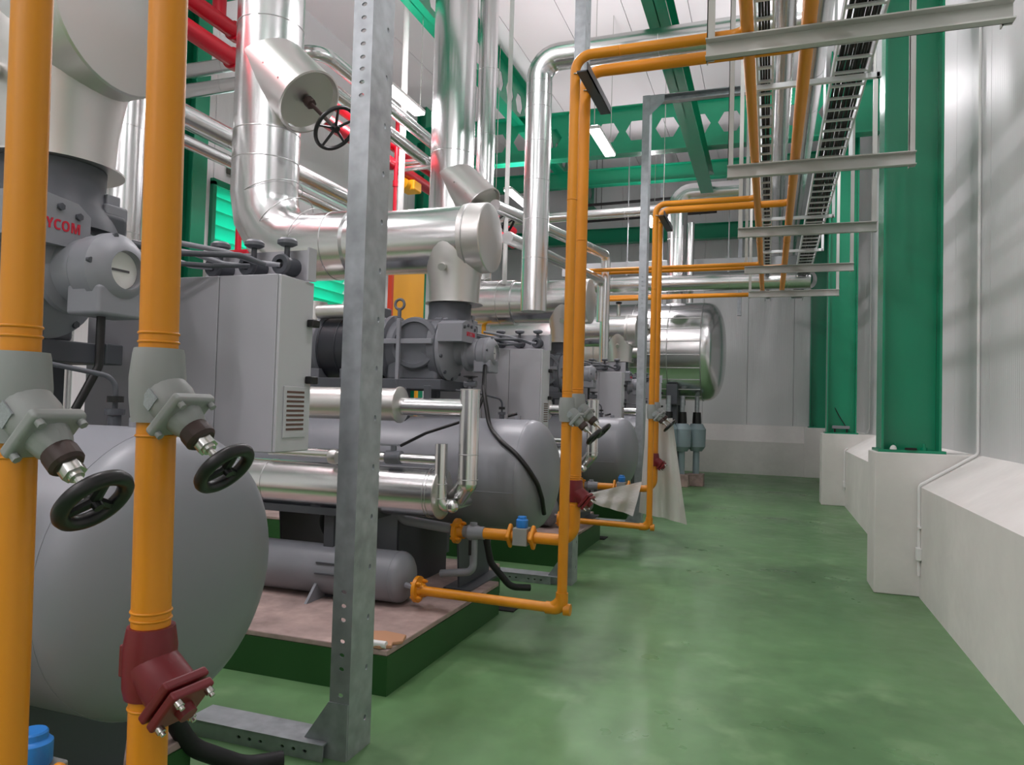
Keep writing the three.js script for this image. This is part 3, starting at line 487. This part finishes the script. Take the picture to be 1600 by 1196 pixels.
{ // clad oil pipes beside it
  const t = thing('clad_oil_pipe', '', 'pipe'), d = 4.5;
  part(t, 'cladding', sweep([V(-3.6, 1.585, d), V(-1.868, 1.585, d)], .06, 0, { seg: 28 }), ALU); part(t, 'filter_shell', M(cyl(V(-3.1, 1.595, d), V(-2.38, 1.595, d), .112, .112, 32), lathe(V(-2.39, 1.595, d), XP, [[0, 0], [.125, 0], [.125, .012], [.1, .025], [0, .03]], 32)), ALU_SOFT);
  part(t, 'cladding', sweep([V(-1.868, 1.705, d), V(-1.868, 1.09, d), V(-2.0, .96, d + .12)], .066, .001, { seg: 28, bs: 1 }), ALU);
  for (const h of [1.28, 1.115]) part(t, 'joint_band', ring(V(-1.868, h, d), HP, .067, .003, 32, 6), ALU_SEAM);
  part(t, 'top_cap', cyl(V(-1.868, 1.703, d), V(-1.868, 1.712, d), .068, .068, 24), ALU_SOFT);
  const v = part(t, 'hand_valve', M(cyl(V(-1.868, 1.71, d), V(-1.868, 1.78, d), .016), cyl(V(-1.91, 1.745, d), V(-1.826, 1.745, d), .022)), GREY_DARK); part(v, 'knob', lathe(V(-1.868, 1.78, d), HP, [[0, 0], [.012, 0], [.05, .012], [.05, .018], [0, .02]], 20), BLACK);
  part(t, 'hanger', box(-2.2, -2.16, 1.64, 1.73, d - .02, d + .02, .003), GREY_DARK);
  proto(t, i => `clad oil pipe with thick filter shell and upright leg, ${skid(i)}`);
}
{
  const t = thing('clad_drain_pipe', '', 'pipe'), d = 4.46;
  part(t, 'cladding', sweep([V(-3.4, 1.24, d), V(-2.045, 1.235, d)], .034, 0, { seg: 24 }), ALU); part(t, 'cladding', sweep([V(-2.045, 1.345, d), V(-2.045, .935, d), V(-1.965, .935, d + .06)], .043, .05, { seg: 24, bs: 4 }), ALU);
  part(t, 'elbow_ball', lathe(V(-1.965, .935, d + .02), DP, [...dish(.045, -.045).reverse(), ...dish(.045, .045).slice(1)], 20, 1), ALU);
  part(t, 'drop_leg', sweep([V(-1.965, .935, d + .07), V(-1.965, .935, d + .3)], .03), ALU);
  for (const h of [1.08, .985]) part(t, 'joint_band', ring(V(-2.045, h, d), HP, .044, .003, 28, 6), ALU_SEAM);
  const v = part(t, 'stop_valve', M(cyl(V(-2.45, 1.238, d), V(-2.34, 1.238, d), .046), cyl(V(-2.4, 1.25, d), V(-2.4, 1.32, d), .02)), CAST); part(v, 'handle', box(-2.5, -2.36, 1.315, 1.33, d - .012, d + .012, .004), GREY);
  const w = part(t, 'sight_valve', M(cyl(V(-2.75, 1.27, d), V(-2.75, 1.36, d), .02), box(-2.8, -2.7, 1.28, 1.33, d - .03, d + .03, .006), lathe(V(-2.86, 1.225, d - .05), XP, [[.02, 0], [.05, 0], [.055, .04], [.05, .06], [0, .06]], 20)), ALU_SOFT); part(w, 'knob', lathe(V(-2.75, 1.36, d), HP, [[0, 0], [.01, 0], [.035, .01], [0, .016]], 16), BLACK);
  proto(t, i => `thin aluminium clad drain pipe with a short upright leg, ${skid(i)}`);
}
{ // small receiver
  const t = thing('oil_receiver', '', 'tank'), h = .432, d = 4.5, r = .17;
  part(t, 'shell', lathe(V(-4.2, h, d), XP, [...dish(r, -.08).reverse(), [r, 1.87], ...dish(r, .08).slice(1).map(([a, b]) => [a, b + 1.87])], 44, .8), GREY_TANK);
  part(t, 'outlet_stub', cyl(V(-2.26, .4, d - .07), V(-2.17, .39, d - .085), .02), GREY);
  part(t, 'weld_seam', ring(V(-2.35, h, d), XP, r, .003, 44, 6), GREY_TANK);
  for (const x of [-2.6, -3.6]) part(t, 'saddle', box(x - .03, x + .03, .25, .34, d - .13, d + .13, .004), GREY_DARK);
  part(t, 'side_lug', M(box(-2.9, -2.7, .5, .51, d - .165, d - .15), box(-2.9, -2.7, .43, .44, d - .18, d - .165)), GREY_DARK);
  proto(t, i => `small grey receiver tank lying low on the concrete pad, ${skid(i)}`);
}
solo('drain_hose', 'grey elbow pipe running from under the cooler to the orange flange', 'pipe', sweep([V(-2.52, .95, 4.7), V(-2.42, .79, 4.66), V(-2.04, .755, 4.665)], .035, .09), GREY);
{ // suction header with tee and end cap
  const t = thing('suction_header', '', 'pipe'), h = 2.985, d = 5.6, r = .272;
  clad(t, [V(-3.5, h, d), V(-2.36, h, d)], r, 0, [[V(-3.2, h, d), XP]]);
  part(t, 'end_cap', lathe(V(-2.38, h, d), XP, [[r, 0], [r + .014, 0], [r + .016, .02], [r + .014, .19], [r + .008, .198], [r - .01, .203], [0, .21]], 44), ALU_SOFT);
  part(t, 'joint_band', ring(V(-2.335, h, d), XP, r + .016, .006, 44, 8), ALU_SEAM);
  part(t, 'tee_jacket', lathe(V(-2.495, 2.45, d), HP, [[0, 0], [.205, 0], [.212, .15], [.24, .32], [.262, .42], [.264, .53], [0, .53]], 40), ALU_SOFT);
  part(t, 'tee_plate', lathe(V(-2.495, 2.438, d), HP, [[0, 0], [.24, .002], [.24, .008], [.2, .014], [0, .014]], 40), ALU_SOFT);
  part(t, 'spout', cyl(V(-2.5, 2.72, d - .235), V(-2.48, 2.7, d - .3), .03, .03), ALU_SOFT);
  proto(t, i => `thick aluminium clad header with capped end and tee, ${skid(i)}`);
}
const riser = (() => { // riser with an angled valve jacket and handwheel
  const t = thing('clad_riser', '', 'pipe'), d = 5.6, r = .3, x = -4.44;
  clad(t, [V(x, ROOM.c - .02, d), V(x, 2.985, d), V(-3.45, 2.985, d)], r, .8, [[V(x, 5.05, d), HP], [V(x, 4.05, d), HP], ...[0, .25, .5, .75, 1].map(k => { const A = k * Math.PI / 2; return [V(x + .8 - .8 * Math.cos(A), 3.785 - .8 * Math.sin(A), d), V(Math.sin(A), -Math.cos(A), 0)]; })], { bs: 4 });
  const q = new THREE.Vector3(.735, -.67, .1).normalize(), o = V(x, 4.74, d);
  part(t, 'valve_jacket', lathe(o, q, [[0, 0], [.3, 0], [.3, .66], [.306, .68], [.29, .685], [.27, .64], [0, .62]], 44), ALU_SOFT);
  part(t, 'stem', M(cyl(o.clone().addScaledVector(q, .62), o.clone().addScaledVector(q, 1.12), .018), hex(o.clone().addScaledVector(q, .68), q, .05, .07)), GLAND);
  handwheel(t, o.clone().addScaledVector(q, 1.1), q, .2, .018, 5);
  for (const k of [.25, .5]) part(t, 'rivet', cyl(o.clone().addScaledVector(q, k).add(V(0, .0, -.302)), o.clone().addScaledVector(q, k).add(V(0, 0, -.292)), .01), STEEL);
  return t;
})();
settle(riser); riser.userData.label = 'fat aluminium clad riser with an angled valve jacket and black handwheel, second skid';
dup(riser, 3.6, 'aluminium clad riser with angled valve jacket, rising behind the capped header end', .25);
dup(riser, -3.6, 'aluminium clad riser of the first skid, out of the picture beside the camera');
for (const [o, lab] of protos) { for (const k of [-1, 1, 2]) dup(o, 3.6 * k, lab(k + 1), k < 0 && o.name.startsWith('suction') ? -.05 : 0); }
// lone pieces of the second skid
solo('power_cable', 'thick black cable draped over the domed end of the second tank', 'cable', sweep([V(-2.13, 1.92, 5.42), V(-2.03, 1.72, 5.15), V(-1.95, 1.447, 5.088), V(-1.82, 1.352, 4.99), V(-1.695, 1.277, 4.945), V(-1.6, 1.172, 4.955), V(-1.545, 1.057, 5.02), V(-1.53, .946, 5.09), V(-1.535, .831, 5.165)], .017, .2, { seg: 12 }), BLACK);
solo('rubber_hose', 'thick black hose curling to the steel foot channel under the first tank', 'hose', sweep([V(-2.25, .62, 2.2), V(-2.2, .38, 2.32), V(-2.17, .2, 2.42), V(-2.05, .07, 2.6), V(-1.95, .06, 2.72)], .036, .2), RUBBER);
solo('rubber_hose', 'black hose hanging behind the low orange run at the second skid', 'hose', sweep([V(-1.87, .7, 4.86), V(-1.84, .5, 4.9), V(-1.72, .32, 5.0), V(-1.6, .31, 5.08)], .024, .12), RUBBER);
solo('rubber_hose', 'black hose looping under the aluminium clad cylinder beyond the pad', 'hose', sweep([V(-3.1, .85, 4.75), V(-3.14, .7, 4.75), V(-3.05, .5, 4.8), V(-2.9, .45, 4.85)], .025, .15), RUBBER);
solo('control_lead', 'thin black lead crossing in front of the second tank top', 'cable', sweep([V(-2.5, 1.3, 4.75), V(-2.3, 1.4, 4.75), V(-2.02, 1.5, 4.8)], .011, .1), BLACK);
// ---------------------------------------------------------------- pipes against the far side wall and across the hall
for (const [h, r, nm] of [[5.56, .085, 'upper red fire main running along the far side wall'], [5.26, .095, 'lower red fire main running along the far side wall']]) {
  const t = thing('fire_main', nm, 'pipe', undefined); part(t, 'pipe', sweep([V(-5.5, h, -3.5), V(-5.5, h, 15.5)], r, 0, { seg: 24 }), RED);
  for (const d of [3.2, 6.3, 9.2, 12.4]) part(t, 'coupling', M(cyl(V(-5.5, h, d), V(-5.5, h, d + .09), r * 1.22), box(-5.5 - r * 1.5, -5.5 + r * 1.5, h - .015, h + .015, d + .01, d + .08, .005)), RED);
  if (h > 5.4) { part(t, 'branch', sweep([V(-5.5, h, 6.1), V(-5.5, 5.95, 6.1), V(-6.6, 5.97, 6.1)], .07, .16), RED); part(t, 'branch', sweep([V(-5.5, h, 6.45), V(-5.5, 6.02, 6.45), V(-4.75, 6.03, 6.45)], .05, .12), RED); }
  settle(t);
}
solo('sprinkler_drop', 'thin red vertical pipe dropping behind the perforated steel post', 'pipe', M(sweep([V(-5.42, 6.1, 9.85), V(-5.42, 3.3, 9.85)], .03), cyl(V(-5.42, 4.9, 9.85), V(-5.42, 4.99, 9.85), .042)), RED);
solo('fire_valve', 'small yellow gearbox and red pipe tee under the fire main by a green column', 'valve', M(box(-5.62, -5.36, 5.0, 5.17, 10.35, 10.62, .03), cyl(V(-5.5, 5.08, 10.36), V(-5.5, 5.08, 10.22), .09, .09, 16)), YELLOW);
solo('hydrant_riser', 'red vertical pipe with a red box in front of the tall louvred window', 'pipe', M(sweep([V(-5.5, 5.2, 6.53), V(-5.5, 0, 6.53)], .035), box(-5.62, -5.3, 2.6, 3.22, 6.45, 6.6, .02)), RED);
for (const [h, r, nm] of [[4.36, .115, 'fat'], [4.12, .065, 'slim']]) { const t = thing('clad_pipe', `${nm} aluminium clad pipe running along the hall below the red mains`, 'pipe', undefined), b = []; for (let d = 4; d < 12; d += 1.1) b.push([V(-5.45, h, d), DP]); clad(t, [V(-5.45, h, -3.4), V(-5.45, h, 13.5)], r, 0, b); settle(t); }
for (const [h, r, x2, nm] of [[5.58, .085, -4.86, 'upper'], [5.33, .085, -4.98, 'lower']]) { const t = thing('clad_pipe', `${nm} of two aluminium clad pipes that turn a corner above the tall louvred window`, 'pipe', undefined); clad(t, [V(-6.95, h, 7.0), V(x2, h, 7.0), V(x2 + .05, h - .1, 12.5)], r, .22, [[V(-6.2, h, 7), XP], [V(-5.4, h, 7), XP], [V(x2, h - .02, 8.1), DP]]); settle(t); }
for (const [x, d, r, nm] of [[-5.5, 5.0, .165, 'tall aluminium clad riser between the two orange pipes, behind the first compressor'], [-5.75, 4.7, .07, 'thin aluminium clad riser beside the fat one behind the first compressor']]) { const t = thing('clad_riser', nm, 'pipe', undefined); clad(t, [V(x, 0, d), V(x, ROOM.c - .05, d)], r, 0, [1.2, 2.1, 3.05, 4.0, 4.95, 5.9].map(h => [V(x, h, d), HP])); settle(t); }
{ const t = thing('clad_riser', 'slim aluminium clad riser right behind the second fat riser', 'pipe', undefined); clad(t, [V(-3.92, ROOM.c - .05, 9.75), V(-3.92, 3.4, 9.75)], .135, 0, [6.45, 5.5, 4.6].map(h => [V(-3.92, h, 9.75), HP])); settle(t); }
solo('support_tube', 'white vertical tube behind the perforated steel post', 'tube', sweep([V(-5.2, ROOM.c - .02, 9.62), V(-5.2, 0, 9.62)], .045), WHITE);
solo('support_tube', 'thin white vertical tube in front of the castellated beam', 'tube', sweep([V(-3.3, ROOM.c - .02, 9.0), V(-3.3, 3.2, 9.0)], .03), WHITE);
for (const [h, nm] of [[5.27, 'upper'], [5.17, 'lower']]) solo('clad_pipe', `${nm} of two thin silver pipes crossing between steel post and riser`, 'pipe', M(sweep([V(-5.9, h, 9.9), V(-4.4, h + .03, 9.9)], .042), cyl(V(-5.85, h, 9.9), V(-5.85, ROOM.c, 9.9), .008, .008, 6), cyl(V(-4.6, h, 9.9), V(-4.6, ROOM.c, 9.9), .008, .008, 6)), ALU, 'thin silver crossing pipes');
{ const t = thing('clad_pipe', 'aluminium clad pipe crossing the hall behind the second pair of orange pipes', 'pipe', undefined); clad(t, [V(-5.4, 4.97, 12.5), V(-1.45, 5.03, 12.5)], .085, 0, [-4.4, -3.4, -2.4].map(x => [V(x, 4.985, 12.5), XP])); for (const x of [-4.8, -1.75]) part(t, 'hanger_rod', cyl(V(x, 5, 12.5), V(x, ROOM.c, 12.5), .008, .008, 6), STEEL); settle(t); }
for (const [p, q, e, nm] of [[V(-3.12, 3.99, 8.1), V(-2.5, 4.07, 11.5), 2.0, 'upper'], [V(-2.95, 3.6, 8.1), V(-2.56, 3.66, 11.5), 3.0, 'lower']]) { const t = thing('clad_pipe', `${nm} of two clad pipes slanting back beside the orange pair, ending at a corner`, 'pipe', undefined); clad(t, [p, q, V(q.x, e, 11.5)], .075, .11, [.3, .55, .8].map(k => [p.clone().lerp(q, k), q.clone().sub(p)])); settle(t); }
{ const t = thing('clad_riser', 'tall shiny riser at the hall end that bends towards the aisle', 'pipe', undefined); clad(t, [V(-1.93, 3.9, 16), V(-1.93, 6.3, 16), V(-.6, 6.3, 16)], .21, .3, [4.6, 5.3, 5.9].map(h => [V(-1.93, h, 16), HP])); settle(t); }
{ const t = thing('clad_riser', 'thin shiny riser beside the tall one at the hall end', 'pipe', undefined); clad(t, [V(-1.62, 3.9, 15.8), V(-1.62, 5.6, 15.8)], .07, 0, []); settle(t); }
{ const t = thing('clad_pipe', 'fat aluminium clad pipe with a rounded end, crossing above the big vessel', 'pipe', undefined); clad(t, [V(-4.6, 4.27, 15.5), V(.72, 4.27, 15.5)], .17, 0, [-3.2, -2, -.8, .3].map(x => [V(x, 4.27, 15.5), XP])); part(t, 'domed_end', lathe(V(.72, 4.27, 15.5), XP, dish(.17, .12), 28, 1), ALU); settle(t); }
solo('grey_duct', 'flat grey duct crossing the hall above the rounded clad pipe', 'duct', M(box(-4.6, .5, 4.66, 4.95, 16.4, 16.75, .01), box(-3.1, -3.06, 4.64, 4.97, 16.38, 16.77), box(-.9, -.86, 4.64, 4.97, 16.38, 16.77), cyl(V(-3.08, 4.9, 16.4), V(-3.08, ROOM.c, 16.4), .012, .012, 6), cyl(V(-.88, 4.9, 16.4), V(-.88, ROOM.c, 16.4), .012, .012, 6)), std({ color: 0x9fa2a4, metalness: .5, roughness: .45 }));
for (const [x, nm] of [[-3.0, 'pale steel stanchion at the hall end, first of three'], [-2.6, 'pale steel stanchion at the hall end, second of three'], [-.75, 'pale steel stanchion at the hall end, beside the rack']]) solo('stanchion', nm, 'post', box(x, x + .09, 3.9, ROOM.c - .01, 18.0, 18.09, .004), GALV);
for (const [h, d] of [[6.75, 18], [6.5, 18.6]]) solo('conduit', `dark straight conduit below the ceiling at the hall end, ${h > 6.6 ? 'upper' : 'lower'} one`, 'conduit', M(sweep([V(-4.6, h, d), V(-1.3, h + .06, d)], .035), cyl(V(-4.2, h, d), V(-4.2, ROOM.c, d), .008, .008, 6), cyl(V(-1.7, h, d), V(-1.7, ROOM.c, d), .008, .008, 6)), DARK);
// big clad vessel on legs at the end of the row
{
  const t = thing('clad_vessel', 'huge shiny aluminium clad vessel with a domed end, raised on legs at the hall end', 'vessel', undefined), h = 2.96, d = 17, r = 1.1, xe = -1.4;
  part(t, 'cladding', lathe(V(-6.2, h, d), XP, [[0, 0], [r, 0], [r, xe + 6.2]], 72), ALU);
  part(t, 'domed_end', lathe(V(xe, h, d), XP, Array.from({ length: 13 }, (_, k) => { const a = k / 12 * Math.PI / 2; return [r * Math.cos(a) ** .72, .46 * Math.sin(a) ** .72]; }), 72, 1), ALU);
  for (const x of [-1.4, -2.1, -2.9, -3.7]) part(t, 'joint_band', ring(V(x, h, d), XP, r, .012, 72, 6), ALU_SEAM);
  for (let k = 0; k < 9; k++) { const a = Math.PI / 2 + (k - 3.5) * .26; const y = h + r * Math.cos(a), z = d - r * Math.sin(a); part(t, 'lap_joint', cyl(V(-2.9, y, z), V(xe, y, z), .011, .011, 6), ALU_SEAM); }
  for (const x of [-2.0, -4.8]) { part(t, 'leg', box(x - .1, x + .1, 0, 2.3, d - .7, d - .5, .01), GREY_DARK); part(t, 'leg', box(x - .1, x + .1, 0, 2.3, d + .5, d + .7, .01), GREY_DARK); part(t, 'saddle', box(x - .12, x + .12, 1.75, 2.2, d - .85, d + .85, .02), GREY_DARK); }
  part(t, 'gauge_column', M(cyl(V(-2.9, 2.3, d - 1.3), V(-2.9, 3.5, d - 1.3), .05), sweep([V(-2.9, 3.4, d - 1.3), V(-2.5, 3.42, d - 1.3), V(-2.5, 3.42, d - 1)], .05, .08)), STEEL);
  settle(t);
}
for (const [x, d, nm] of [[-2.05, 16.1, 'first'], [-1.78, 16.3, 'second'], [-1.5, 16.6, 'third']]) {
  const t = thing('pump', `grey upright pump under the domed vessel, ${nm} of three`, 'pump', undefined);
  part(t, 'casing', M(lathe(V(x, .75, d), HP, [[0, 0], [.12, 0], [.19, .1], [.2, .48], [.13, .6], [0, .6]], 24), cyl(V(x, .25, d), V(x, .76, d), .07)), std({ color: 0x8fa0a6, roughness: .5 }));
  part(t, 'motor', cyl(V(x, 1.34, d), V(x, 1.6, d), .1, .085), BLACK); part(t, 'riser', cyl(V(x, 1.58, d), V(x, 1.95, d), .05), GALV);
  part(t, 'base', box(x - .17, x + .17, 0, .26, d - .2, d + .2, .01), PAD_TOP); settle(t);
}
for (const [x, h, nm] of [[-2.65, 3.35, 'upper'], [-2.6, 2.75, 'lower']]) { const t = thing('clad_valve', `aluminium clad valve with black end ring before the big vessel, ${nm} one`, 'valve', undefined); part(t, 'jacket', cyl(V(x - .5, h, 14.4), V(x + .2, h, 14.4), .12, .12, 24), ALU_SOFT); part(t, 'end_ring', ring(V(x + .2, h, 14.4), XP, .11, .025, 24, 8), BLACK); part(t, 'pipe_stub', sweep([V(x - .45, h, 14.4), V(x - .45, h, 16.3)], .06)  , ALU_SOFT); part(t, 'post', cyl(V(x - .2, h, 14.4), V(x - .2, h + .35, 14.4), .04), STEEL); part(t, 'knob', lathe(V(x - .2, h + .35, 14.4), HP, [[0, 0], [.06, .01], [.06, .04], [0, .05]], 16), BLACK); settle(t); }
// yellow panel and rails behind the compressors
{ const t = thing('yellow_board', 'bright yellow steel board with a red edge standing behind the second compressor', 'board', undefined);
  part(t, 'sheet', box(-4.92, -4.88, 2.2, 3.62, 8.9, 9.85, .004), YELLOW); part(t, 'red_edge', box(-4.93, -4.87, 2.2, 3.62, 8.84, 8.9, .004), std({ color: 0xd8442a, roughness: .5 })); for (const d of [8.95, 9.75]) part(t, 'leg', box(-4.94, -4.9, 0, 2.25, d, d + .05, .004), YELLOW); settle(t); }
{ const t = thing('yellow_rail', 'yellow guard rail glimpsed below the header of the third skid', 'rail', undefined); for (const h of [2.3, 2.55, 2.75]) part(t, 'bar', cyl(V(-4.4, h, 9.2), V(-3.45, h, 9.2), .022), YELLOW); for (const x of [-4.35, -3.65]) part(t, 'upright', cyl(V(x, 0, 9.2), V(x, 2.78, 9.2), .03), YELLOW); settle(t); }
solo('speaker_box', 'small brown-grey box fixed high on the far side wall', 'box', box(-7.6, -7.45, 4.92, 5.08, 8.7, 8.86, .01), std({ color: 0x6f6a60, roughness: .6 }));
// aisle wall: conduit with a box, lamp on the second plinth, bits on the first
{ const t = thing('wall_conduit', 'thin white conduit running over the concrete slope to a small box, near the first plinth', 'conduit', undefined); part(t, 'tube', sweep([V(1.733, 7.4, 7.47), V(1.733, 1.3, 7.47), V(1.277, 1.0, 7.46), V(1.277, .2, 7.44)], .014, .05, { seg: 10 }), WHITE); part(t, 'junction_box', box(1.25, 1.29, .34, .45, 7.39, 7.48, .006), WHITE); part(t, 'clip', box(1.262, 1.29, .62, .64, 7.41, 7.47, .003), WHITE); settle(t); }
{ const t = thing('wall_conduit', 'thin white conduit by the second concrete plinth', 'conduit', undefined); part(t, 'tube', sweep([V(1.735, 7.4, 14.95), V(1.735, 1.39, 14.93), V(1.7, 1.31, 14.9), V(1.275, 1.0, 14.34), V(1.275, .3, 14.34)], .014, .05, { seg: 10 }), WHITE); part(t, 'junction_box', box(1.25, 1.29, .34, .45, 14.29, 14.38, .006), WHITE); settle(t); }
{ const t = thing('floodlight', 'small grey floodlight resting on the second concrete plinth', 'floodlight', undefined); part(t, 'body', box(1.07, 1.36, 1.375, 1.43, 14.43, 14.5, .01), GREY); part(t, 'foot', M(box(1.1, 1.13, 1.31, 1.38, 14.45, 14.49), box(1.3, 1.33, 1.31, 1.38, 14.45, 14.49)), DARK); part(t, 'lead', sweep([V(1.3, 1.42, 14.5), V(1.2, 1.6, 14.6), V(1.08, 1.85, 14.65)], .008, .05, { seg: 6 }), DARK); settle(t); }
solo('cap', 'small white plastic cap lying on the first concrete plinth', 'cap', lathe(V(1.075, 1.312, 7.53), HP, dish(.03, .04), 16, 1), WHITE);
solo('paint_tin', 'small dark paint tin lid lying on the first concrete plinth', 'lid', cyl(V(1.22, 1.312, 7.54), V(1.22, 1.33, 7.54), .05), DARK);
// loose plastic sheets by the third post
function sheet(name, label, A, B, C, D, n, m, amp, seed) { // A-B top edge, C-D bottom edge
  const pos = [], uv = [], idx = [], r = rng(seed), ph = [r() * 6, r() * 6, r() * 6];
  for (let j = 0; j <= m; j++) for (let i = 0; i <= n; i++) { const u = i / n, v = j / m; const p = A.clone().lerp(B, u).lerp(C.clone().lerp(D, u), v); const f = amp * (.35 + v) * (Math.sin(u * 19 + ph[0] + v * 1.2) * .6 + Math.sin(u * 8 + ph[1] - v * 2) * .8 + Math.sin(v * 9 + u * 4 + ph[2]) * .25); p.z += f; p.x += f * .3; pos.push(p.x, p.y, p.z); uv.push(u, v); }
  for (let j = 0; j < m; j++) for (let i = 0; i < n; i++) { const a = j * (n + 1) + i, b = a + 1, c = a + n + 1, d = c + 1; idx.push(a, c, b, b, c, d); }
  const g = new THREE.BufferGeometry(); g.setAttribute('position', new THREE.Float32BufferAttribute(pos, 3)); g.setAttribute('uv', new THREE.Float32BufferAttribute(uv, 2)); g.setIndex(idx); g.computeVertexNormals();
  return solo(name, label, 'sheet', clean(g), CLOTH);
}
sheet('plastic_sheet', 'long white plastic sheet hanging from the valve by the third pair of orange pipes', V(-1.3, 1.5, 8.3), V(-1.0, 1.53, 8.2), V(-1.38, .45, 8.4), V(-.84, .38, 8.25), 48, 40, .03, 4);
sheet('plastic_sheet', 'crumpled white plastic sheet slung over the low orange run, third skid', V(-1.86, .68, 7.95), V(-1.3, .83, 8.08), V(-1.9, .6, 7.92), V(-1.38, .46, 8.0), 40, 20, .03, 7);
scene.traverse(o => { if (o.isMesh) { o.castShadow = true; o.receiveShadow = true; } });
renderer.render(scene, camera);
